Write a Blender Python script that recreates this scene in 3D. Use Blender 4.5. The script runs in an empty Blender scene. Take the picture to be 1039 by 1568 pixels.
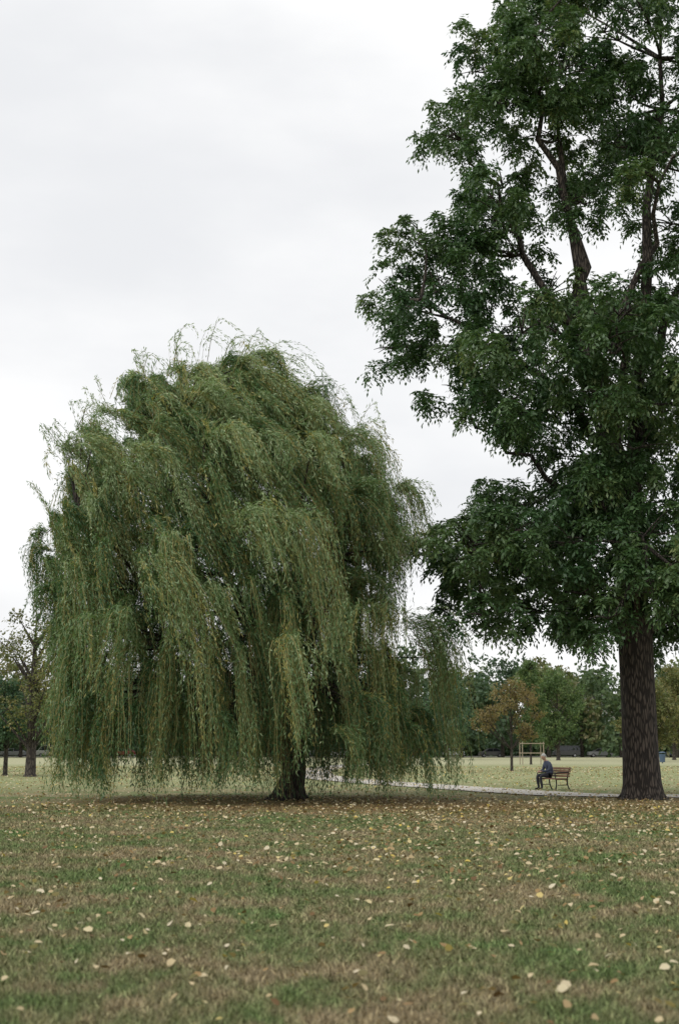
import bpy, bmesh, math
import numpy as np
from mathutils import Vector, Matrix
rng = np.random.default_rng(11)
scene = bpy.context.scene
coll = scene.collection

# ------------------------------------------------------------------ helpers
def link(ob, parent=None):
    coll.objects.link(ob)
    if parent is not None: ob.parent = parent
    return ob
def empty(name, loc=(0,0,0), rz=0):
    e = bpy.data.objects.new(name, None); e.location = loc; e.rotation_euler = (0,0,rz)
    e.empty_display_size = .5
    return link(e)
def unit(a): return a/np.maximum(np.linalg.norm(a, axis=-1, keepdims=True), 1e-9)
def poly_mesh(name, V, nper, var=None, mat=None, parent=None, smooth=False):
    V = np.asarray(V, dtype=np.float32).reshape(-1,3); nv=len(V); nf=nv//nper
    me = bpy.data.meshes.new(name)
    me.vertices.add(nv); me.vertices.foreach_set("co", V.ravel())
    me.loops.add(nv); me.loops.foreach_set("vertex_index", np.arange(nv, dtype=np.int32))
    me.polygons.add(nf); me.polygons.foreach_set("loop_start", np.arange(0,nv,nper,dtype=np.int32))
    me.update(calc_edges=True)
    if var is not None:
        a = me.attributes.new("var",'FLOAT','POINT')
        a.data.foreach_set("value", np.repeat(np.asarray(var,dtype=np.float32), nper))
    if mat: me.materials.append(mat)
    return link(bpy.data.objects.new(name, me), parent)
def kites(P,T,S,L,W,fold=0.0,wide=.45):
    L=L[:,None]; W=W[:,None]
    N=np.cross(T,S)
    m=P+T*L*wide+N*fold*W
    return np.stack([P, m+S*W/2, P+T*L, m-S*W/2],axis=1)
class MB:
    def __init__(s): s.v=[]; s.f=[]; s.n=0
    def tube(s, pts, rad, sides=8, cap=True):
        pts=[Vector(p) for p in pts]; n=len(pts); base=s.n
        ref=Vector((.31,.9,.17)).normalized()
        for i,p in enumerate(pts):
            t=(pts[min(i+1,n-1)]-pts[max(i-1,0)])
            if t.length<1e-6: t=Vector((0,0,1))
            t.normalize()
            a=t.cross(ref); 
            if a.length<.05: a=t.cross(Vector((1,0,0)))
            a.normalize(); b=t.cross(a)
            for k in range(sides):
                an=2*math.pi*k/sides
                s.v.append(p+(a*math.cos(an)+b*math.sin(an))*rad[i])
            s.n+=sides
        for i in range(n-1):
            for k in range(sides):
                k2=(k+1)%sides
                s.f.append((base+i*sides+k, base+i*sides+k2, base+(i+1)*sides+k2, base+(i+1)*sides+k))
        if cap:
            s.f.append(tuple(base+k for k in range(sides)))
            s.f.append(tuple(base+(n-1)*sides+k for k in reversed(range(sides))))
    def box(s, c, d, R=None):
        base=s.n
        for x in (-1,1):
            for y in (-1,1):
                for z in (-1,1):
                    v=Vector((x*d[0]/2,y*d[1]/2,z*d[2]/2))
                    if R is not None: v=R@v
                    s.v.append(v+Vector(c))
        s.n+=8
        for f in ((0,1,3,2),(4,6,7,5),(0,4,5,1),(2,3,7,6),(0,2,6,4),(1,5,7,3)):
            s.f.append(tuple(base+i for i in f))
    def obj(s,name,mat,parent=None,smooth=False,bevel=0):
        me=bpy.data.meshes.new(name); me.from_pydata([tuple(v) for v in s.v],[],s.f); me.update()
        if smooth: me.polygons.foreach_set("use_smooth",[True]*len(me.polygons))
        me.materials.append(mat)
        ob=link(bpy.data.objects.new(name,me),parent)
        if bevel:
            m=ob.modifiers.new("bevel",'BEVEL'); m.width=bevel; m.segments=2
        return ob
def bez(p0,p1,p2,n):
    p0,p1,p2=Vector(p0),Vector(p1),Vector(p2)
    return [p0*(1-t)**2+p1*2*t*(1-t)+p2*t*t for t in [i/(n-1) for i in range(n)]]

# ------------------------------------------------------------------ materials
def newmat(name):
    m=bpy.data.materials.new(name); m.use_nodes=True
    nt=m.node_tree; b=nt.nodes["Principled BSDF"]; return m,nt,b
def N(nt,t,**k):
    n=nt.nodes.new(t)
    for a,v in k.items(): setattr(n,a,v)
    return n
def noise(nt,vec,scale,detail=4,rough=.55):
    n=N(nt,'ShaderNodeTexNoise'); n.inputs['Scale'].default_value=scale
    n.inputs['Detail'].default_value=detail; n.inputs['Roughness'].default_value=rough
    if vec is not None: nt.links.new(vec,n.inputs['Vector'])
    return n.outputs['Fac']
def maprange(nt,v,a,b,c=0,d=1):
    n=N(nt,'ShaderNodeMapRange'); n.interpolation_type='SMOOTHSTEP'
    nt.links.new(v,n.inputs['Value'])
    for i,x in zip(('From Min','From Max','To Min','To Max'),(a,b,c,d)): n.inputs[i].default_value=x
    return n.outputs['Result']
def mix(nt,f,a,b,blend='MIX'):
    n=N(nt,'ShaderNodeMix',data_type='RGBA',blend_type=blend)
    for sock,v in ((n.inputs[0],f),(n.inputs[6],a),(n.inputs[7],b)):
        if isinstance(v,(int,float)): sock.default_value=v
        elif isinstance(v,tuple): sock.default_value=v+(1,)
        else: nt.links.new(v,sock)
    return n.outputs[2]
def math_(nt,op,a,b):
    n=N(nt,'ShaderNodeMath',operation=op)
    for s,v in ((n.inputs[0],a),(n.inputs[1],b)):
        if isinstance(v,(int,float)): s.default_value=v
        else: nt.links.new(v,s)
    return n.outputs[0]
def plain(name,col,rough=.6,metal=0,var=.15,scale=8):
    m,nt,b=newmat(name)
    g=N(nt,'ShaderNodeNewGeometry')
    f=noise(nt,g.outputs['Position'],scale)
    c=mix(nt,f,tuple(x*(1-var) for x in col),tuple(min(1,x*(1+var)) for x in col))
    nt.links.new(c,b.inputs['Base Color']); b.inputs['Roughness'].default_value=rough
    b.inputs['Metallic'].default_value=metal
    return m
def leafmat(name,stops,trans=.3,rough=.55,spec=.3,tcol=1.3):
    m,nt,b=newmat(name)
    a=N(nt,'ShaderNodeAttribute'); a.attribute_name='var'
    r=N(nt,'ShaderNodeValToRGB'); cr=r.color_ramp
    while len(cr.elements)<len(stops): cr.elements.new(.5)
    for e,(p,c) in zip(cr.elements,stops): e.position=p; e.color=c+(1,)
    nt.links.new(a.outputs['Fac'],r.inputs[0])
    nt.links.new(r.outputs[0],b.inputs['Base Color'])
    b.inputs['Roughness'].default_value=rough; b.inputs['Specular IOR Level'].default_value=spec
    if trans>0:
        t=N(nt,'ShaderNodeBsdfTranslucent')
        tc=mix(nt,1.0,r.outputs[0],(1.0*tcol,1.1*tcol,.6*tcol),'MULTIPLY')
        nt.links.new(tc,t.inputs['Color'])
        ms=N(nt,'ShaderNodeMixShader'); ms.inputs[0].default_value=trans
        nt.links.new(b.outputs[0],ms.inputs[1]); nt.links.new(t.outputs[0],ms.inputs[2])
        nt.links.new(ms.outputs[0],nt.nodes['Material Output'].inputs['Surface'])
    return m
def bark(name,c1,c2,scale=6):
    m,nt,b=newmat(name)
    tc=N(nt,'ShaderNodeNewGeometry'); mp=N(nt,'ShaderNodeMapping'); mp.inputs['Scale'].default_value=(1,1,.18)
    nt.links.new(tc.outputs['Position'],mp.inputs['Vector'])
    f=noise(nt,mp.outputs[0],scale*1.6,6,.7)
    v=N(nt,'ShaderNodeTexVoronoi'); v.inputs['Scale'].default_value=scale*1.5; v.feature='DISTANCE_TO_EDGE'
    nt.links.new(mp.outputs[0],v.inputs['Vector'])
    h=math_(nt,'MULTIPLY',maprange(nt,v.outputs['Distance'],0,.25),f)
    c=mix(nt,maprange(nt,h,.1,.6),c1,c2)
    nt.links.new(c,b.inputs['Base Color']); b.inputs['Roughness'].default_value=.9
    bp=N(nt,'ShaderNodeBump'); bp.inputs['Strength'].default_value=1; bp.inputs['Distance'].default_value=.06
    nt.links.new(h,bp.inputs['Height']); nt.links.new(bp.outputs[0],b.inputs['Normal'])
    return m
def lawn_color(nt):
    g=N(nt,'ShaderNodeNewGeometry'); P=g.outputs['Position']
    mp=N(nt,'ShaderNodeMapping'); mp.inputs['Scale'].default_value=(1,.8,0); nt.links.new(P,mp.inputs['Vector']); V=mp.outputs[0]
    n1=noise(nt,V,.22,3); n2=noise(nt,V,1.1,5,.6); n3=noise(nt,V,14,4,.7); n5=noise(nt,V,4.5,4,.65)
    s=math_(nt,'ADD',math_(nt,'MULTIPLY',n1,.35),math_(nt,'ADD',math_(nt,'MULTIPLY',n2,.4),math_(nt,'MULTIPLY',n5,.25)))
    c=mix(nt,maprange(nt,s,.41,.58),(.112,.158,.056),(.255,.208,.122))
    n4=noise(nt,V,.6,4)
    c=mix(nt,math_(nt,'MULTIPLY',maprange(nt,n4,.58,.72),.6),c,(.075,.175,.045))
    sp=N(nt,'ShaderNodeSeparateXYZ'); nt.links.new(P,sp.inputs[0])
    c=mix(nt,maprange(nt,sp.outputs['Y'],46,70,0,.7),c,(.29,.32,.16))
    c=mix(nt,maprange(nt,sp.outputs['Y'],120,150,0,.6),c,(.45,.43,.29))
    def dist(x,y):
        d=N(nt,'ShaderNodeVectorMath',operation='DISTANCE'); nt.links.new(P,d.inputs[0]); d.inputs[1].default_value=(x,y,0); return d.outputs['Value']
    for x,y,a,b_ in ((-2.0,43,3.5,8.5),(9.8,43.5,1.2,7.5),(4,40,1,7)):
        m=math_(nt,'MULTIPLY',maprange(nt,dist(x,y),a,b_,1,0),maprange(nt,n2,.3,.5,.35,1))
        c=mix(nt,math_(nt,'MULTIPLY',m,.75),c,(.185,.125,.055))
    k=N(nt,'ShaderNodeCombineColor'); f=maprange(nt,n3,.25,.75,.65,1.35)
    for i in range(3): nt.links.new(f,k.inputs[i])
    return mix(nt,1.0,c,k.outputs[0],'MULTIPLY')

# ------------------------------------------------------------------ world, sun, camera
w=bpy.data.worlds.new("World"); scene.world=w; w.use_nodes=True
nt=w.node_tree; bg=nt.nodes['Background']
sky=N(nt,'ShaderNodeTexSky'); sky.sky_type='NISHITA'; sky.sun_disc=False
SE,SR=math.radians(48),math.radians(-126)
sky.sun_elevation=SE; sky.sun_rotation=SR
tc=N(nt,'ShaderNodeTexCoord'); mp=N(nt,'ShaderNodeMapping'); mp.inputs['Scale'].default_value=(1,1,2.4); mp.inputs['Location'].default_value=(.3,.2,.1)
nt.links.new(tc.outputs['Generated'],mp.inputs['Vector'])
n=noise(nt,mp.outputs[0],2.6,6,.5)
cl=mix(nt,maprange(nt,n,.30,.60),(.83,.84,.86),(1.0,1.0,1.0))
sk=mix(nt,1.0,sky.outputs[0],(.1,.1,.1),'MULTIPLY')
nt.links.new(mix(nt,.965,sk,cl),bg.inputs['Color']); bg.inputs['Strength'].default_value=1.05
sl=bpy.data.lights.new("sun",'SUN'); sl.energy=1.5; sl.angle=math.radians(22); sl.color=(1,.97,.92)
so=link(bpy.data.objects.new("sun",sl))
sd=Vector((-.62,-.45,.85)).normalized()   # towards the sun
so.rotation_euler=sd.to_track_quat('Z','Y').to_euler()
cam=bpy.data.cameras.new("camera"); co=link(bpy.data.objects.new("camera",cam))
co.location=(0,0,1.6); co.rotation_euler=(math.radians(90+9.41),0,0)
cam.sensor_fit='VERTICAL'; cam.sensor_height=36; cam.lens=50; cam.clip_end=6000; cam.clip_start=.1
cam.dof.use_dof=True; cam.dof.focus_distance=44; cam.dof.aperture_fstop=2.2
scene.camera=co
scene.view_settings.view_transform='Standard'; scene.view_settings.look='None'; scene.view_settings.exposure=0

# ------------------------------------------------------------------ ground
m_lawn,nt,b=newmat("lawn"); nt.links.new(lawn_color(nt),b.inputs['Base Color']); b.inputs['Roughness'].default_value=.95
b.inputs['Specular IOR Level'].default_value=.1
g=N(nt,'ShaderNodeNewGeometry'); bp=N(nt,'ShaderNodeBump'); bp.inputs['Distance'].default_value=.05; bp.inputs['Strength'].default_value=.7
nt.links.new(noise(nt,g.outputs['Position'],18,6,.7),bp.inputs['Height']); nt.links.new(bp.outputs[0],b.inputs['Normal'])
me=bpy.data.meshes.new("ground"); me.from_pydata([(-3000,-500,0),(3000,-500,0),(3000,4500,0),(-3000,4500,0)],[],[(0,1,2,3)])
me.materials.append(m_lawn); link(bpy.data.objects.new("ground",me))

m_grass,nt,b=newmat("grass_blades")
a=N(nt,'ShaderNodeAttribute'); a.attribute_name='var'
k=N(nt,'ShaderNodeCombineColor'); f=maprange(nt,a.outputs['Fac'],0,1,.65,1.85)
for i in range(3): nt.links.new(f,k.inputs[i])
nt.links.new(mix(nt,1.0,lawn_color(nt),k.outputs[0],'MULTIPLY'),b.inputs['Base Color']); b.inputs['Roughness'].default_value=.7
b.inputs['Specular IOR Level'].default_value=.2
NB=330000
D=5.5*(40/5.5)**rng.random(NB); X=(rng.random(NB)*2-1)*(.26*D+2.0)
h=.02+.035*rng.random(NB); an=rng.random(NB)*6.283; wd=(.003+.00035*D)*(.6+.8*rng.random(NB))
P=np.stack([X,D,np.zeros(NB)],1); S=np.stack([np.cos(an),np.sin(an),0*an],1)
tip=P+np.stack([rng.normal(0,.025,NB),rng.normal(0,.025,NB),h],1)
V=np.stack([P-S*wd[:,None],P+S*wd[:,None],tip],1)
poly_mesh("grass",V,3,rng.random(NB)**1.5,m_grass)

# fallen leaves
NL=260000
D=6+116*rng.random(NL)**.95; wmax=.5*122+8; keep=rng.random(NL)*wmax<(.5*D+8); D=D[keep]; NL=len(D)
X=(rng.random(NL)*2-1)*(.25*D+4)
pn=np.sin(X*.9+1.3*np.sin(D*.35))+np.sin(D*.55+X*.31+2)+.8*np.sin(X*.27-D*.21)+.8*np.sin(X*2.3+D*1.1)*np.sin(D*1.7-X*.8)
dens=.30+.26*pn/3.2+.12*(X/(0.25*D))*(D<40)
dens+= .30*np.exp(-((X-8)**2+(D-40)**2)/120)+.15*np.exp(-((X+2)**2+(D-38)**2)/90)
dens*=np.where(D<16,.75+.25*(D-6)/10,1)*np.where(D>48,.45,1)
keep=rng.random(NL)<dens; X=X[keep];D=D[keep];NL=len(X)
an=rng.random(NL)*6.283; T=unit(np.stack([np.cos(an),np.sin(an),rng.normal(0,.35,NL)],1))
up=unit(np.stack([rng.normal(0,.45,NL),rng.normal(0,.45,NL),np.ones(NL)],1)); S=unit(np.cross(up,T))
Ls=.04+.06*rng.random(NL)**1.6+.0004*D
P=np.stack([X,D,.035+.02*rng.random(NL)],1)-T*Ls[:,None]/2; P[:,2]=np.maximum(P[:,2],.02)
W=Ls*(.5+.35*rng.random(NL)); Nn=np.cross(T,S); L1=Ls[:,None]; W1=W[:,None]
cv=.25*rng.random((NL,1))+.05
V=np.stack([P, P+T*L1*.2+S*W1*.42+Nn*cv*W1*.6, P+T*L1*.62+S*W1*.45+Nn*cv*W1, P+T*L1, P+T*L1*.62-S*W1*.45+Nn*cv*W1, P+T*L1*.2-S*W1*.42+Nn*cv*W1*.6],1)
m_fl=leafmat("fallen_leaf",[(0,(.13,.075,.035)),(.3,(.33,.22,.10)),(.55,(.55,.45,.27)),(.85,(.62,.55,.40)),(1,(.58,.44,.10))],.15,.7,.2,1.0)
poly_mesh("fallen_leaves",V,6,rng.random(NL),m_fl)

# footpath
def strip(name,pts,w,z,mat,curb=None):
    ctrl=[Vector((p[0],p[1],0)) for p in pts]; fine=[]
    for i in range(len(ctrl)-1):
        p0=ctrl[max(i-1,0)];p1=ctrl[i];p2=ctrl[i+1];p3=ctrl[min(i+2,len(ctrl)-1)]
        for t in [j/8 for j in range(8)]:
            fine.append(.5*((2*p1)+(p2-p0)*t+(2*p0-5*p1+4*p2-p3)*t*t+(3*p1-p0-3*p2+p3)*t**3))
    fine.append(ctrl[-1]); vs=[];fs=[]
    for i,p in enumerate(fine):
        t=(fine[min(i+1,len(fine)-1)]-fine[max(i-1,0)]).normalized(); nrm=Vector((-t.y,t.x,0))
        for s in (-1,1):
            q=p+nrm*s*(w/2+rng.normal(0,.04)); vs.append((q.x,q.y,z))
        if i: k=2*i; fs.append((k-2,k-1,k+1,k))
    me=bpy.data.meshes.new(name); me.from_pydata(vs,[],fs); me.materials.append(mat)
    return link(bpy.data.objects.new(name,me))
m_path=plain("path_gravel",(.48,.45,.40),.9,0,.3,2)
strip("footpath",[(2,140),(-1.5,110),(-1.6,84),(1.0,69.5),(4.65,58.2),(6.6,52.5),(8.2,49.2),(11,48.0),(16,48.2),(30,51),(60,60)],2.7,.03,m_path)

# ------------------------------------------------------------------ WILLOW
wil=empty("weeping_willow_tree",(-1.5,45,0)); W0=np.array([-1.5,45,0.])
zp=[0,2.5,4,5.4,6.6,8,9,10,11,12,13,14.3]
xl=[-8.0,-8.5,-8.7,-8.9,-9.2,-9.7,-9.6,-9.1,-9.0,-8.8,-7.9,-6.0]
xr=[3.2,3.0,2.5,1.7,1.1,1.2,1.4,1.3,.8,.2,-.6,-2.2]
heads=[]
def crown(z,rho,a_):
    L_,R_=np.interp(z,zp,xl),np.interp(z,zp,xr); cx=(L_+R_)/2; rx=(R_-L_)/2-.4; ry=min(rx,6.2)*.94
    return cx+rx*rho*math.cos(a_),45+ry*rho*math.sin(a_)
for i in range(700):      # hanging locks on the outside of the crown
    z=2.2+11.9*rng.random()**.95; a_=rng.random()*2*math.pi
    rho=1.04-.30*rng.random()**1.6
    if z>11.6: rho=math.sqrt(rng.random())
    x,y=crown(z,rho,a_); heads.append((x,y,z-.3,math.cos(a_)*rho,math.sin(a_)*rho,int(12+14*rng.random()),.25+.75*rng.random(),1,.07,.45,0))
for i in range(300):      # inner filler curtain, leaf tone darkened to paint in the crown's interior shade
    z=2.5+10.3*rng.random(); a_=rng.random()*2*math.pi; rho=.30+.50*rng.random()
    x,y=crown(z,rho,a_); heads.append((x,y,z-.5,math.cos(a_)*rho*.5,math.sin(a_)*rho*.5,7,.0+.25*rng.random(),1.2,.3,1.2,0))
for i in range(130):      # stray wind-lifted whips
    z=6+8*rng.random()**.7; a_=rng.random()*2*math.pi; x,y=crown(z,(1.0 if z<12 else .9*math.sqrt(rng.random())),a_)
    heads.append((x,y,z-.2,math.cos(a_),math.sin(a_),4,.6+.4*rng.random(),1.0,.10,.7,.7))
for hx,hy,hz,nn,L_,sp in ((-2.0,38.9,7.9,60,1.5,.32),(-1.2,38.9,7.95,40,1.2,.25),(-2.9,39.0,7.7,40,1.2,.2),(-4.6,38.9,7.3,70,1.9,.22),(-5.1,39.1,6.7,40,1.5,.2),(-6.1,39.8,5.3,40,1.1,.2),(-6.9,40.3,5.2,30,1.1,.15),(-1.4,38.8,4.5,45,1.1,.2),(.2,39.4,5.4,50,1.3,.25),(2.1,43.0,5.3,60,1.4,.3),(1.2,42.0,5.6,60,1.5,.3),(2.5,43.8,5.0,60,1.4,.25),(2.9,45,4.5,40,1.3,.2),(1.8,44.6,9.7,50,.9,.2),(1.3,43,7.6,50,1.2,.3),(-5.6,40.2,9.8,40,1.2,.2),(-3.4,39.9,10.4,45,1.3,.2),(-7.8,42.6,8.6,40,1.1,.2),(-.8,40.2,10.3,40,1.2,.2),(-4.2,40.8,11.8,45,1.2,.25),(-8.6,44,10.8,35,.9,.2),(-7.4,41.6,10.6,35,.9,.2),(-3.6,39.2,6.0,35,1.2,.2),(-7.6,41.5,6.8,40,1.1,.2)):
    heads.append((hx,hy,hz,(hx+3)/8,(hy-45)/7,nn,.85+.15*rng.random(),L_,sp,.8,0))
HP=[];OD=[];BV=[];LL=[];WW=[];PH=[];AM=[];AO=[];UP=[]
for (x,y,z,ox,oy,nn,bv,ls,sig,dsp,lift) in heads:
    bw=.15+.85*max(0,min(1,(z-5)/6))
    bw*=.14+.86*max(0,min(1,(1.0-x)/4.5)); bw*=.45+1.0*rng.random()
    if z<6 and rng.random()<.3: bw*=-.3
    blen=(1.3+2.2*rng.random()**1.3)*ls
    hem0=.05+.85*rng.random()**1.6
    if z<5.2 and rng.random()<.75: blen=max(blen,(z-hem0)/1.0)
    b_dir=rng.random()*6.283; p1,p2=rng.random(2)*6.283; up0=.1+.6*rng.random()*(1 if z>6 else .5)+lift; ao0=.3+.8*rng.random()
    bx_,by_=ox*.75+math.cos(b_dir)*.45,oy*.75+math.sin(b_dir)*.45
    for k in range(nn):
        s=rng.normal(0,sig,3); HP.append((x+s[0],y+s[1]*.7,z+s[2]*.5))
        OD.append((bx_+rng.normal(0,.35*dsp),by_+rng.normal(0,.35*dsp))); BV.append(bv)
        L=blen*(.45+.7*rng.random()); hem=hem0+.35*rng.random()
        L=min(L,max(.6,z+.3-hem)); LL.append(L); WW.append(bw*(.85+.3*rng.random()))
        PH.append((p1+rng.normal(0,.4),p2+rng.normal(0,.4))); AM.append(.08+.12*rng.random()); AO.append(ao0*(.75+.4*rng.random())); UP.append(up0*(.7+.6*rng.random()))
HP,OD,BV,LL,WW,ph,amp,ao,up_=[np.array(q) for q in (HP,OD,BV,LL,WW,PH,AM,AO,UP)]; NS=len(HP)
print("strands",NS)
def strand(t):
    s=1-np.exp(-4.0*t)
    L=LL[:,None]
    x=HP[:,0:1]+OD[:,0:1]*ao[:,None]*s+WW[:,None]*L*t*(1-.2*t)+amp[:,None]*np.sin(4.5*t+ph[:,0:1])*t
    y=HP[:,1:2]+OD[:,1:2]*ao[:,None]*s+amp[:,None]*np.sin(4*t+ph[:,1:2])*t-.06*L*t
    z=HP[:,2:3]+up_[:,None]*s*1.3-L*t**1.3
    return np.stack([x,y,np.maximum(z,.1)],-1)
K=40
t=(np.arange(K)[None,:]+rng.random((NS,K)))/K
P=strand(t).reshape(-1,3); P2=strand(t+.01).reshape(-1,3); TG=unit(P2-P)
P=P+rng.normal(0,.03,P.shape)
n=len(P); T=unit(TG+rng.normal(0,.42,(n,3))); S=unit(np.cross(T,rng.normal(0,1,(n,3))))
Ll=.10+.08*rng.random(n); Wl=.020+.017*rng.random(n)
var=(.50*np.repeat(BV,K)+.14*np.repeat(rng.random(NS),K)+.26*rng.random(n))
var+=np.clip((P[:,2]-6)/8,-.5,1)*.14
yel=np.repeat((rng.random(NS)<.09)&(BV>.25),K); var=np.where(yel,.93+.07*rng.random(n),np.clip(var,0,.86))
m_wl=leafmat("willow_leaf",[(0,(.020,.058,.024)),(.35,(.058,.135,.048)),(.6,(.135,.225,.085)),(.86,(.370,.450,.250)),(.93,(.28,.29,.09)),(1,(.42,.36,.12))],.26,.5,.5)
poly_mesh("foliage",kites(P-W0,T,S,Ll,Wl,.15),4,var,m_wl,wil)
# strand stems
tt=np.linspace(0,1,8)[None,:].repeat(NS,0); C=strand(tt)-W0
sd_=unit(rng.normal(0,1,(NS,1,3))*np.array([1,1,.1])); wd=(np.linspace(.010,.003,8))[None,:,None]
A=C-sd_*wd; B=C+sd_*wd
V=np.stack([A[:,:-1],B[:,:-1],B[:,1:],A[:,1:]],2).reshape(-1,3)
m_ws=plain("willow_twig",(.24,.21,.07),.7)
poly_mesh("twigs",V,4,None,m_ws,wil)
# trunk & limbs
m_bk=bark("willow_bark",(.018,.013,.010),(.070,.055,.042),7)
mb=MB()
mb.tube([(-.12,0,-.1),(-.10,0,.08),(-.02,0,.35),(.08,0,.8),(.05,.05,1.4),(-.2,.1,2.2)],[.62,.52,.43,.38,.40,.38],14)
for k in range(6):
    a_=k*1.05+.3; mb.tube([(-.1+.72*math.cos(a_),.72*math.sin(a_),-.05),(-.08+.45*math.cos(a_),.45*math.sin(a_),.12),(.22*math.cos(a_),.22*math.sin(a_),.6)],[.08,.13,.15],7)
limbs=[]
for ex,ey,ez in ((-6.5,-2,8.5),(-5.2,2.5,10.5),(-3.2,-1.5,12.4),(-1.6,1.5,12.0),(1.6,-1,9.6),(2.2,2.5,7.5),(-2.5,-4,8.5),(.3,-4,8),(-3,4.5,9),(-6.2,.5,6)):
    c=bez((-.1,.05,1.3),(ex*.35,ey*.35,ez*.55),(ex,ey,ez),9); c=[p+Vector(rng.normal(0,.1,3)) if 0<i<8 else p for i,p in enumerate(c)]
    limbs.append(c); mb.tube(c,[.26-.22*i/8 for i in range(9)],8)
allp=[(p,i) for c in limbs for i,p in enumerate(c) if i>2]
for hd in heads[::2]:
    q=Vector((hd[0]+1.5,hd[1]-45,hd[2]-.1))
    p=min(allp,key=lambda a:(a[0]-q).length+ (2 if a[0].z>q.z+.5 else 0))[0]
    mid=(p+q)/2+Vector((0,0,.25))
    mb.tube(bez(p,mid,q,5),[.05,.04,.03,.02,.01],5,False)
mb.obj("trunk_and_limbs",m_bk,wil,True)

# ------------------------------------------------------------------ generic compound-leaf foliage
def tufts(C, OUT, nleaf, nlet, RL, ll, lw, tone):
    """rosettes of drooping pinnate leaves: C centres, OUT outward dirs"""
    n=len(C); M=n*nleaf
    c=np.repeat(C,nleaf,0); o=np.repeat(OUT,nleaf,0); tv=np.repeat(tone,nleaf)
    d=unit(o*.55+unit(rng.normal(0,1,(M,3)))*.9+np.array([0,0,.15])); L=RL*(.65+.6*rng.random(M))
    t=(np.arange(nlet)[None,:]+1)/nlet; t=np.repeat(t,M,0)
    pos=c[:,None]+d[:,None]*(L[:,None]*t)[...,None]+np.array([0,0,-1.])*(L[:,None]*.5*t*t)[...,None]
    tan=unit(d[:,None]+np.array([0,0,-1.])*(1.0*t)[...,None])
    side=unit(np.cross(tan,np.array([0,0,1.])))
    sg=np.where(np.arange(nlet)%2==0,1,-1)[None,:,None]; sg=np.repeat(sg,M,0); sg[:,-1]=0
    T=unit(tan*.55+side*sg+np.array([0,0,-.4])+rng.normal(0,.22,pos.shape))
    P=pos.reshape(-1,3);T=T.reshape(-1,3); n2=len(P)
    S=unit(np.cross(T,np.array([0,0,1.])+rng.normal(0,.5,(n2,3))))
    return kites(P,T,S,ll*(.7+.6*rng.random(n2)),lw*(.8+.4*rng.random(n2)),.15,.5), np.repeat(np.repeat(tv,1),nlet)
# ------------------------------------------------------------------ WALNUT (right)
wal=empty("walnut_tree",(9.5,45.5,0)); B0=np.array([9.5,45.5,0.])
lob=[(6.05,25.6,1.3),(4.9,24.2,1.0),(7.4,24.6,1.3),(4.0,22.4,.95),(5.3,22.6,1.2),(9.2,26.2,1.4),(9.9,23.6,1.3),(11.8,25.0,1.2),(7.3,22.1,1.3),
(5.6,20.5,1.3),(4.1,18.6,1.4),(2.8,18.7,.9),(1.9,17.0,1.05),(3.4,16.6,1.5),(1.8,15.0,.9),(5.7,18.0,1.5),(9.3,21.8,1.2),(11.4,21.5,1.3),(11.1,18.9,1.1),
(5.3,15.2,1.5),(3.9,13.2,.8),(4.9,12.3,1.0),(7.2,14.2,1.6),(6.6,12.3,1.3),(8.8,15.8,1.3),(10.8,16.2,1.3),(9.4,13.2,1.7),(8.3,11.0,1.5),(11,13,1.6),
(7.8,9.6,1.0),(9.9,10.3,1.7),(5.3,9.0,1.05),(3.9,8.1,1.0),(5.0,7.4,1.4),(7,7.8,1.4),(3.9,6.4,.8),(8.9,8.3,1.5),(5.2,5.9,.75),(7,6.2,.95),(8.0,5.6,.75),
(10.1,7.0,1.3),(10.9,5.4,.75),(8.8,6.2,.85),(2.6,15.8,.95),(12.3,18.7,1.3),(7.0,16.6,1.1),(4.7,19.6,.9),(2.8,7.7,.5),(6.4,23.4,1.0),(8.3,27.2,1.1),(10.8,27.0,1.1),(8.2,19.6,.7),(8.9,24.6,1.1),(11.0,23.0,1.0),(6.9,27.0,.9),(12.2,22.8,1.0),(4.5,14.4,1.0)]
L3=[]
for x,z,r in lob:
    L3.append((x,45.5+rng.normal(0,.8)*min(1.5,.4+abs(9.5-x)*.1),z,r))
    if x>4.6:
        ry=2.2+.22*x*(1 if z<22 else .5)
        dn=.95 if z<10 else (.7 if z<16 else .36)
        for sg in (-1,1):
            if rng.random()<dn:
                zz=z+rng.normal(0,.4)+ (.1*(z-3) if sg>0 else -.1*(z-3))*.7
                if zz<5.0: zz=5.2+rng.random()
                L3.append((x+rng.normal(0,.6),45.5+sg*ry*(.7+.5*rng.random()),zz,r*.9))
    if x<9.0 and x<6.5 or (x<9 and z<16): L3.append((20.2-x+rng.normal(0,.5),45.5+rng.normal(0,2),z+rng.normal(0,.7),r*1.1))
C=[];O=[];Tn=[]
for (x,y,z,r) in L3:
    tone=.32*rng.random()
    for k in range(int(6.2*r*r+3)):
        d=unit(rng.normal(0,1,3)); rr=r*(.35+.78*rng.random()**.6)
        c=np.array([x,y,z])+d*rr*np.array([1.15,1.15,.85])
        m=6; dd=unit(rng.normal(0,1,(m,3))+d*.7); C.append(c+dd*.27*(.5+rng.random((m,1)))); O.append(dd)
        Tn.append(np.clip(tone+.30*rng.random()+.15*rng.random(m)+.08,0,1))
C=np.concatenate(C);O=np.concatenate(O);Tn=np.concatenate(Tn)
print("tufts",len(C))
V,tv=tufts(C-B0,O,6,7,.40,.18,.076,Tn)
tv=np.clip(tv+.3*rng.random(len(tv))-.05,0,1)
m_wn=leafmat("walnut_leaf",[(0,(.026,.064,.028)),(.45,(.056,.115,.044)),(.8,(.110,.175,.068)),(1,(.21,.24,.095))],.26,.42,.5)
poly_mesh("foliage",V,4,tv,m_wn,wal)
mb=MB()
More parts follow.
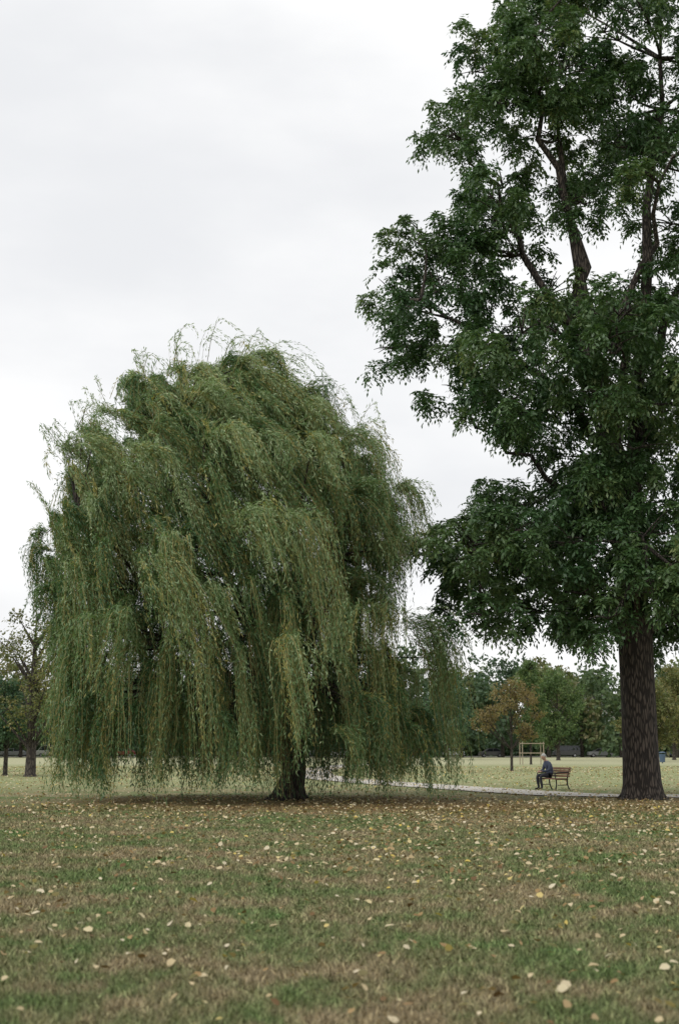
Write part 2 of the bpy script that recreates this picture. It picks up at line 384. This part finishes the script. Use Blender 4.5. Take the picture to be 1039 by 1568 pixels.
tr=[(0,0,-.1),(.02,0,.1),(0,0,.5),(-.02,0,1.3),(-.03,0,3),(-.05,.05,5),(-.15,.1,8),(-.5,.2,11),(-1.0,.1,14),(-1.5,-.1,17),(-1.9,0,20),(-2.2,0,23.5)]
mb.tube(tr,[.76,.68,.61,.57,.545,.55,.43,.32,.23,.17,.11,.05],18)
for k in range(6):
    a_=k*1.05+.5; mb.tube([(.82*math.cos(a_),.82*math.sin(a_),-.06),(.58*math.cos(a_),.58*math.sin(a_),.12),(.40*math.cos(a_),.40*math.sin(a_),.65)],[.08,.14,.16],8)
prim=[[Vector(p) for p in tr[5:]]]
for (z0,e) in ((7,(1.5,.2,25)),(9,(3.5,1,21)),(6.5,(6,0,14)),(11,(-6.8,0,16.3)),(13,(-5,1,21.5)),(15,(-3.3,-1,24.8)),(5.2,(-5.2,-1,7.6)),(5,(5,1,7.5)),(8.5,(-1,4,15)),(9,(-1,-4,13.5)),(8,(-5,.3,12)),(5.6,(-.5,-4,7.5)),(5.6,(1,4.5,8.5)),(12,(1,-3,20))):
    i=[j for j in range(len(tr)-1) if tr[j+1][2]>=z0][0]; a,b_=Vector(tr[i]),Vector(tr[i+1]); p=a.lerp(b_,(z0-a.z)/(b_.z-a.z)); q=Vector(e)
    c=bez(p,p.lerp(q,.45)+Vector((0,0,.12*(q-p).length)),q,10); c=[v+Vector(rng.normal(0,.18,3)) if 0<i<9 else v for i,v in enumerate(c)]
    r0=.06+.014*(q-p).length; mb.tube(c,[r0*(1-.8*i/9) for i in range(10)],8,False); prim.append(c)
pp=[(p,i/len(c)) for c in prim for i,p in enumerate(c) if i>1]
for (x,y,z,r) in L3:
    q=Vector((x-9.5,y-45.5,z))
    p=min(pp,key=lambda a:(a[0]-q).length+(1.5 if a[0].z>q.z+.3 else 0))[0]
    c=bez(p,p.lerp(q,.5)+Vector(rng.normal(0,.35,3)),q,7)
    mb.tube(c,[.065-.05*i/6 for i in range(7)],6,False)
    for k in range(8):
        d=Vector(unit(rng.normal(0,1,3)))*r*.85; d.z=abs(d.z)*.5+d.z*.4; s=c[4] if k%2 else c[6]
        mb.tube(bez(s,s.lerp(q+d,.5)+Vector((0,0,.12)),q+d,4),[.03,.024,.016,.008],4,False)
m_wb=bark("walnut_bark",(.022,.017,.014),(.125,.100,.082),9)
mb.obj("trunk_and_branches",m_wb,wal,True)

# ------------------------------------------------------------------ small trees
m_bk2=bark("park_tree_bark",(.03,.024,.02),(.12,.10,.08),9)
def simple_leaves(C,size,tone):
    n=len(C); T=unit(rng.normal(0,1,(n,3))+np.array([0,0,-.4])); S=unit(np.cross(T,rng.normal(0,1,(n,3))))
    return kites(C,T,S,size*(.7+.6*rng.random(n)),size*.62*(.7+.6*rng.random(n)),.15)
def small_tree(name,x,y,lobes,trunk_r,mat,leaf,dens,barkm,split=1.8,fill=.5):
    e=empty(name,(x,y,0)); mb=MB(); zt=max(l[2] for l in lobes)
    mb.tube([(0,0,-.05),(0,0,.15),(0.02,0,split),(0,0,zt*.6),(.05,0,zt*.9)],[trunk_r*1.5,trunk_r*1.05,trunk_r*.85,trunk_r*.5,.02],9)
    Cs=[];tn=[]
    for lx,ly,lz,r in lobes:
        q=Vector((lx,ly,lz)); p=Vector((0,0,max(split*.8,lz-.9*math.hypot(lx,ly)-.8)))
        mb.tube(bez(p,p.lerp(q,.5)+Vector((0,0,-.1)),q,5),[trunk_r*.4,trunk_r*.3,trunk_r*.22,.03,.015],5,False)
        for k in range(6):
            d=Vector(unit(rng.normal(0,1,3)))*r; mb.tube([q,q+d*.5,q+d],[.02,.013,.006],4,False)
        ncl=int(14*r*r+6)
        for k in range(ncl):
            d=unit(rng.normal(0,1,3))*r*(.4+.65*rng.random()); c=np.array([lx,ly,lz])+d*np.array([1.1,1.1,.85])
            m=int(dens*(.5+rng.random())); Cs.append(c+rng.normal(0,.16*max(r,.6),(m,3))); tn.append(np.full(m,rng.random()))
    Cs=np.concatenate(Cs);tn=np.concatenate(tn)
    mb.obj("trunk",barkm,e,True)
    poly_mesh("foliage",simple_leaves(Cs,leaf,tn),4,np.clip(tn*.6+.4*rng.random(len(tn)),0,1),mat,e)
    return e
m_or=leafmat("autumn_leaf",[(0,(.10,.085,.04)),(.4,(.19,.145,.065)),(.75,(.26,.20,.09)),(1,(.16,.20,.08))],.3)
m_gr=leafmat("park_leaf_green",[(0,(.05,.095,.035)),(.6,(.11,.17,.065)),(1,(.21,.25,.10))],.3)
m_bg=leafmat("park_leaf_bluegreen",[(0,(.05,.10,.06)),(.6,(.095,.17,.095)),(1,(.17,.23,.13))],.25)
m_ol=leafmat("park_leaf_olive",[(0,(.07,.09,.035)),(.5,(.14,.16,.055)),(.8,(.25,.21,.09)),(1,(.13,.18,.05))],.25)
def rl(n,rx,z0,z1,r):
    o=[]
    for i in range(n):
        z=z0+(z1-z0)*(i+.5)/n; f=math.sin(math.pi*min(1,max(.12,(z-z0)/(z1-z0)*.8+.15)))
        a_=rng.random()*6.283; q=rx*f*math.sqrt(rng.random())
        o.append((q*math.cos(a_),q*math.sin(a_),z,r*(.75+.5*rng.random())))
    return o
small_tree("autumn_cherry_tree",11.9,100,rl(24,2.5,2.5,5.9,.7),.1,m_or,.16,15,m_bk2)
small_tree("young_hornbeam_tree",18.4,139,rl(22,1.1,2.2,9.8,.85),.11,m_gr,.24,24,m_bk2)
small_tree("autumn_maple_tree",-17.3,81,rl(24,3.2,3.2,8.2,1.0)+[(1.2,0,9.0,.6),(.5,.4,10.0,.5),(1.8,0,9.8,.5),(-1,0,9.0,.6),(2.4,.5,8.5,.5),(3.2,.2,9.2,.4)],.3,m_ol,.17,11,m_bk2)
small_tree("park_maple_tree",-19.4,84,rl(18,2.0,2.4,5.2,.95),.13,m_bg,.17,30,m_bk2)
small_tree("park_lime_tree",-27.5,95,rl(24,3.4,3,10,1.3),.3,m_gr,.2,18,m_bk2)
small_tree("park_lime_tree",35.5,165,rl(24,3.6,2.6,8.5,1.4),.3,m_ol,.3,14,m_bk2)
small_tree("park_lime_tree",28,185,rl(26,3.2,2.6,10.5,1.4),.25,m_gr,.3,14,m_bk2)
small_tree("park_lime_tree",44,190,rl(26,4.2,2.6,11.5,1.5),.25,m_ol,.3,14,m_bk2)
small_tree("park_lime_tree",14.5,195,rl(26,4.2,2.6,10.5,1.5),.25,m_bg,.3,16,m_bk2)

# distant mass of trees
bt=empty("background_trees"); mb=MB(); CC=[];TT=[]
def far(x,y,h,wd,tone,low=.26):
    mb.tube([(x,y,-.1),(x,y,h*.3),(x,y,h*.75)],[.35,.28,.1],6,False)
    for k in range(int(15)):
        z=h*(low+(.94-low)*rng.random()); f=math.sin(math.pi*min(.95,max(.3,(z/h-.12)*.95)))
        c=np.array([x+rng.normal(0,.42)*wd*f,y+rng.normal(0,.35)*wd*f,z]); r=wd*.27*(.7+.6*rng.random()); tl=np.clip(tone+rng.normal(0,.05),0,1)
        for j in range(16):
            d=unit(rng.normal(0,1,3))*r*(.5+.6*rng.random()); m=9
            CC.append(c+d+rng.normal(0,.33,(m,3))); TT.append(np.clip(np.full(m,tl)+rng.normal(0,.05),0,1))
x=-130
while x<130:
    far(x,240+rng.normal(0,4),11.5+5*rng.random(),8+2.5*rng.random(),rng.random()**1.3,.2); x+=4.5+4*rng.random()
x=-150
while x<150:
    far(x,278+rng.normal(0,6),14+5*rng.random(),10+3*rng.random(),rng.random()**1.3,.12); x+=7+4*rng.random()
x=-170
while x<170:
    far(x,335+rng.normal(0,8),16+4*rng.random(),12+3*rng.random(),rng.random()*.6,.08); x+=9+4*rng.random()
x=-180
while x<180:   # understorey shrubs beyond the street
    far(x,264+rng.normal(0,2),2.8+2*rng.random(),6,rng.random()*.5,.1); x+=5
CC=np.concatenate(CC);TT=np.concatenate(TT); CC[:,2]=np.maximum(CC[:,2],.3)
m_far=leafmat("distant_leaf",[(0,(.055,.095,.052)),(.5,(.09,.14,.065)),(.72,(.14,.175,.08)),(.88,(.20,.175,.095)),(1,(.15,.19,.08))],.2)
poly_mesh("foliage",simple_leaves(CC,.85,TT),4,np.clip(TT+rng.normal(0,.06,len(TT)),0,1),m_far,bt)
mb.obj("trunks",m_bk2,bt)

# street with kerbs, cars
m_as=plain("asphalt",(.06,.06,.062),.9,0,.2,2); m_kb=plain("kerb_stone",(.4,.39,.37),.9)
mb=MB(); mb.box((0,254,-.045),(700,8,.1)); mb.obj("road",m_as)
mb=MB(); mb.box((0,249.85,.04),(700,.25,.16)); mb.box((0,258.15,.04),(700,.25,.16)); mb.obj("kerb",m_kb)
m_tyre=plain("tyre",(.02,.02,.02),.9); m_gl=plain("car_glass",(.03,.035,.04),.1)
m_hub=plain("wheel_hub",(.4,.4,.42),.4,.6)
def car(x,y,col,van=False):
    e=empty("parked_car",(x,y,0)); mt,nt_,b_=newmat("car_paint"); b_.inputs['Base Color'].default_value=col+(1,); b_.inputs['Roughness'].default_value=.3; b_.inputs['Coat Weight'].default_value=.6
    prof=[(-2.1,.35),(-2.15,.75),(-2.0,.95),(-1.1,1.0),(1.75,1.02),(2.05,.95),(2.15,.6),(2.1,.32)] if not van else [(-2.3,.35),(-2.35,.8),(-2.15,1.1),(-1.6,1.15),(2.2,1.2),(2.3,1.0),(2.3,.35)]
    cab=[(-1.25,.99),(-.45,1.44),(.95,1.47),(1.8,1.01)] if not van else [(-1.75,1.13),(-1.2,1.9),(2.1,1.95),(2.25,1.17)]
    def extr(pr,w,w2=None):
        n=len(pr); vs=[(p[0],-w,p[1]) for p in pr]+[(p[0],w,p[1]) for p in pr]
        if w2:
            vs=[(p[0],(-w if p[1]<1.2 else -w2),p[1]) for p in pr]+[(p[0],(w if p[1]<1.2 else w2),p[1]) for p in pr]
        fs=[tuple(range(n)),tuple(reversed(range(n,2*n)))]+[(i,i+n,(i+1)%n+n,(i+1)%n) for i in range(n)]
        return vs,fs
    for nm,pr,w_,w2,mm in (("body",prof,.86,None,mt),("cabin_glass",cab,.78,.62,m_gl)):
        vs,fs=extr(pr,w_,w2); me=bpy.data.meshes.new(nm); me.from_pydata(vs,[],fs); me.materials.append(mm)
        o=link(bpy.data.objects.new(nm,me),e); bv=o.modifiers.new("b",'BEVEL'); bv.width=.06; bv.segments=3
    mb=MB()
    zt=cab[1][1]; mb.box(((cab[1][0]+cab[2][0])/2,0,zt+.03),(cab[2][0]-cab[1][0]+.1,1.3,.06))
    for s in (-1,1):
        for a_,b2 in ((cab[0],cab[1]),(cab[2],cab[3]),((.25,1.0),(.25,zt))):
            mb.tube([(a_[0],s*.79 if a_[1]<1.2 else s*.63,a_[1]),(b2[0],s*.79 if b2[1]<1.2 else s*.63,b2[1])],[.045,.045],6)
    mb.obj("roof_and_pillars",mt,e)
    mb=MB(); mh=MB()
    for wx in (-1.3,1.35):
        for s in (-1,1):
            mb.tube([(wx,s*.66,.32),(wx,s*.88,.32)],[.32,.32],18); mh.tube([(wx,s*.88,.32),(wx,s*.895,.32)],[.19,.17],12)
    mb.obj("wheels",m_tyre,e); mh.obj("hubs",m_hub,e)
cols=[(.7,.7,.7),(.05,.05,.06),(.3,.31,.33),(.6,.6,.6),(.04,.06,.15),(.25,.03,.03),(.75,.75,.75),(.1,.1,.11)]
x=-70; i=0
while x<90:
    if rng.random()<.82: car(x,244.0 if 20<x<75 else 251.3,cols[i%8],i%7==3)
    x+=5.6+rng.random()*1.5; i+=1

# building glimpsed behind the trees
def building(name,x,y,w_,d_,fl,wallc,roofc):
    e=empty(name,(x,y,0)); h=fl*3.1+.6
    mw=plain("facade_plaster",wallc,.9,0,.08,.5); mr=plain("roof_tile",roofc,.9); mg=plain("window_glass",(.04,.05,.06),.15); mf=plain("window_frame",(.75,.75,.73),.6)
    mb=MB(); mb.box((0,0,h/2-.02),(w_,d_,h)); mb.obj("walls",mw,e)
    me=bpy.data.meshes.new("roof"); a_,b2=w_/2+.5,d_/2+.5
    me.from_pydata([(-a_,-b2,h),(a_,-b2,h),(a_,b2,h),(-a_,b2,h),(-a_+3,0,h+3.0),(a_-3,0,h+3.0)],[],[(0,1,5,4),(1,2,5),(2,3,4,5),(3,0,4),(3,2,1,0)]); me.materials.append(mr); link(bpy.data.objects.new("roof",me),e)
    g=MB();f_=MB(); n_=int(w_/2.8)
    for k in range(fl):
        for j in range(n_):
            xx=-w_/2+(j+.5)*w_/n_; zz=1.7+k*3.1
            f_.box((xx,-d_/2-.03,zz),(1.35,.06,1.65)); g.box((xx,-d_/2-.05,zz),(1.1,.06,1.4)); f_.box((xx,-d_/2-.085,zz),(.06,.02,1.4)); f_.box((xx,-d_/2-.1,zz-.88),(1.6,.2,.08))
    f_.obj("window_frames",mf,e); g.obj("window_panes",mg,e)
    mb=MB(); mb.box((0,-d_/2-.04,1.1),(1.3,.08,2.2)); mb.obj("door",plain("door_paint",(.08,.05,.03),.5),e)
building("apartment_building",55,303,22,12,3,(.55,.52,.46),(.10,.09,.085))

# ------------------------------------------------------------------ tree guard, bin
tg=empty("tree_guard_fence",(18.3,137.6,0)); m_wd=plain("weathered_timber",(.30,.25,.18),.8,0,.25,10); mb=MB()
for sx in (-1,1):
    for sy in (-1,1): mb.tube([(sx*1.0,sy*1.0,-.1),(sx*1.0,sy*1.0,2.15)],[.05,.045],8)
for z in (1.1,2.0):
    for s in (-1,1): mb.box((0,s*1.07,z),(2.2,.04,.08)); mb.box((s*1.07,0,z),(.04,2.06,.08))
mb.obj("posts_and_rails",m_wd,tg)
lb=empty("litter_bin",(33.5,150,0)); m_bn=plain("bin_paint",(.06,.10,.16),.5); mb=MB()
mb.tube([(0,0,.12),(0,0,.9),(0,0,.95)],[.27,.33,.34],16); mb.tube([(0,0,0),(0,0,.14)],[.06,.06],8); mb.obj("drum",m_bn,lb)
mb=MB(); mb.tube([(0,0,1.08),(0,0,1.14),(0,0,1.2)],[.36,.33,.1],16)
for s in (-1,1): mb.box((s*.3,0,1.0),(.03,.05,.2))
mb.obj("lid",m_bn,lb)

# ------------------------------------------------------------------ bench
RZ=math.radians(201); bx,by=8.28,55.6
bench=empty("park_bench",(bx,by,0),RZ)
m_slat=plain("bench_wood",(.17,.085,.045),.6,0,.3,12); m_iron=plain("cast_iron",(.02,.02,.02),.5,.5)
mb=MB()
for i in range(5): mb.box((-.06+i*.105,0,.44-.004*i if i<4 else .425),(.085,1.6,.035))
mb.obj("seat",m_slat,bench,bevel=.006)
mb=MB(); R=Matrix.Rotation(math.radians(-14),3,'Y')
for i in range(4): mb.box((-.155-.028*i,0,.53+i*.095),(.03,1.6,.075),R)
mb.obj("backrest",m_slat,bench,bevel=.006)
for j,yy in enumerate((-.68,.68)):
    mb=MB()
    mb.tube(bez((.40,yy,0),(.30,yy,.2),(.36,yy,.43),7),[.03,.026,.024,.024,.026,.026,.028],8)
    mb.tube(bez((-.24,yy,0),(-.10,yy,.2),(-.13,yy,.43),7)+[Vector((-.17,yy,.6)),Vector((-.26,yy,.87))],[.03,.026,.024,.024,.026,.026,.028,.024,.018],8)
    mb.box((.12,yy,.41),(.5,.04,.035)); mb.box((.07,yy,.2),(.42,.03,.03))
    mb.tube([(-.2,yy,.68),(.05,yy,.67),(.30,yy,.66),(.40,yy,.63),(.37,yy,.43)],[.024,.026,.026,.024,.02],8)
    mb.obj("leg_frame_%d"%(j+1),m_iron,bench,True)

# ------------------------------------------------------------------ seated man
cR,sR=math.cos(RZ),math.sin(RZ)
def bw(lx,ly): return (bx+cR*lx-sR*ly, by+sR*lx+cR*ly)
mx,my=bw(.02,-.36)
man=empty("seated_man",(mx,my,0),RZ)
def skinned(name,verts,edges,radii,root,sub=2):
    me=bpy.data.meshes.new(name+"_sk"); me.from_pydata(verts,edges,[]); ob=bpy.data.objects.new(name+"_sk",me); coll.objects.link(ob)
    md=ob.modifiers.new("s",'SKIN'); md.use_smooth_shade=True
    for i,sv in enumerate(me.skin_vertices[0].data):
        r=radii[i]; sv.radius=(r,r) if not isinstance(r,tuple) else r; sv.use_root=(i==root)
    ss=ob.modifiers.new("u",'SUBSURF'); ss.levels=sub; ss.render_levels=sub
    dg=bpy.context.evaluated_depsgraph_get(); dg.update()
    nm=bpy.data.meshes.new_from_object(ob.evaluated_get(dg)); nm.name=name
    bpy.data.objects.remove(ob)
    return nm
vb=[(0,0,.575),(.0,0,.72),(.05,0,.88),(.11,0,1.0),(.17,0,1.09),(.215,0,1.16)]
rb=[.145,.145,.16,.15,.065,.055]; ed=[(0,1),(1,2),(2,3),(3,4),(4,5)]
for s in (-1,1):
    k=len(vb); vb+=[(.11,s*.17,1.01),(.13,s*.235,.88),(.17,s*.25,.75),(.31,s*.17,.71),(.42,s*.07,.70)]; rb+=[.075,.065,.055,.045,.034]
    ed+=[(3,k),(k,k+1),(k+1,k+2),(k+2,k+3),(k+3,k+4)]
    k=len(vb); vb+=[(.06,s*.10,.55),(.28,s*.12,.555),(.49,s*.13,.53),(.47,s*.13,.30),(.43,s*.13,.10),(.47,s*.13,.05),(.60,s*.15,.035)]; rb+=[.105,.085,.066,.058,.045,.045,.035]
    ed+=[(0,k),(k,k+1),(k+1,k+2),(k+2,k+3),(k+3,k+4),(k+4,k+5),(k+5,k+6)]
body=skinned("body",vb,ed,rb,0)
m_jk=plain("jacket_cloth",(.055,.070,.115),.85,0,.3,20); m_tr=plain("trouser_cloth",(.035,.037,.05),.9,0,.3,20); m_sk=plain("skin",(.60,.38,.28),.5); m_sh=plain("shoe_leather",(.02,.015,.012),.4); m_hr=plain("grey_hair",(.50,.49,.47),.8,0,.3,40)
for m in (m_jk,m_tr,m_sk,m_sh): body.materials.append(m)
for p in body.polygons:
    c=p.center; p.use_smooth=True
    if c.z<.085: p.material_index=3
    elif c.z<.645 and not(c.x>.38 and c.z>.63): p.material_index=1
    elif c.z>1.10 and c.x>.12: p.material_index=2
    elif c.x>.41 and c.z>.64: p.material_index=2
    else: p.material_index=0
link(bpy.data.objects.new("body",body),man)
def ball(bm,c,s,u=20,v=14,R=None):
    M=Matrix.Translation(c)@(R or Matrix.Identity(4))@Matrix.Diagonal((s[0],s[1],s[2],1))
    return bmesh.ops.create_uvsphere(bm,u_segments=u,v_segments=v,radius=1,matrix=M)['verts']
he=empty("head",(.25,0,1.235)); he.parent=man; he.rotation_euler=(0,math.radians(28),0)
def bobj(name,bm,mat):
    me=bpy.data.meshes.new(name); bm.to_mesh(me); bm.free(); me.materials.append(mat)
    me.polygons.foreach_set("use_smooth",[True]*len(me.polygons)); return link(bpy.data.objects.new(name,me),he)
bm=bmesh.new(); vs=ball(bm,(0,0,.02),(.098,.078,.118),28,20)
for v in vs:
    if v.co.z<0: v.co.y*=1+.9*v.co.z/.12*.35; v.co.x+= .02*(-v.co.z/.1) if v.co.x>0 else .03*(-v.co.z/.1)
    if v.co.x>.05 and abs(v.co.z-.03)<.02 and .015<abs(v.co.y)<.05: v.co.x-=.008
ball(bm,(.105,0,-.005),(.018,.013,.026),10,8); ball(bm,(.098,0,.035),(.012,.03,.006),10,6)
ball(bm,(.092,0,-.048),(.008,.024,.006),10,6); ball(bm,(.090,0,-.060),(.009,.02,.006),10,6)
for s in (-1,1): ball(bm,(-.005,s*.080,.0),(.02,.009,.032),10,8)
bobj("face",bm,m_sk)
bm=bmesh.new()
for s in (-1,1): ball(bm,(.083,s*.03,.02),(.008,.013,.007),10,8)
bobj("eyes",bm,plain("eye_dark",(.03,.02,.02),.2))
bm=bmesh.new(); vs=ball(bm,(-.012,0,.035),(.102,.087,.116),28,20)
bmesh.ops.delete(bm,geom=[v for v in vs if (v.co.x>.045 and v.co.z<.085) or v.co.z<-.045 or (v.co.x>-.0 and v.co.z<.02)],context='VERTS')
ho=bobj("hair",bm,m_hr); sm=ho.modifiers.new("s",'SOLIDIFY'); sm.thickness=.012
for s,nm in ((-1,"hand_right"),(1,"hand_left")):
    v=[(.415,s*.072,.70),(.46,s*.045,.695),(.495,s*.03,.685)]; r=[.026,.030,.026]; e_=[(0,1),(1,2)]
    me=skinned(nm,v,e_,r,0,1); bm=bmesh.new(); bm.from_mesh(me)
    for fi,(dz,fl) in enumerate(((.024,.075),(.008,.085),(-.008,.078),(-.024,.060))):
        a=Vector((.49,s*.03,.688+dz)); q1=a+Vector((fl*.42,-s*.012,-.006)); q2=q1+Vector((fl*.22,-s*.022,-.012)); q3=q2+Vector((-.004,-s*.018,-.014))
        m2=skinned("f",[a,q1,q2,q3],[(0,1),(1,2),(2,3)],[.0095,.009,.0085,.007],0,1); bm.from_mesh(m2)
    a=Vector((.45,s*.04,.715)); m2=skinned("f",[a,a+Vector((.03,-s*.01,.022)),a+Vector((.058,-s*.022,.022))],[(0,1),(1,2)],[.012,.011,.009],0,1); bm.from_mesh(m2)
    bm.to_mesh(me); bm.free(); me.materials.clear(); me.materials.append(m_sk); me.polygons.foreach_set("use_smooth",[True]*len(me.polygons))
    link(bpy.data.objects.new(nm,me),man)
mb=MB(); mb.tube([(.145,0,1.06),(.165,0,1.10)],[.085,.075],16); mb.obj("collar",m_jk,man,True)
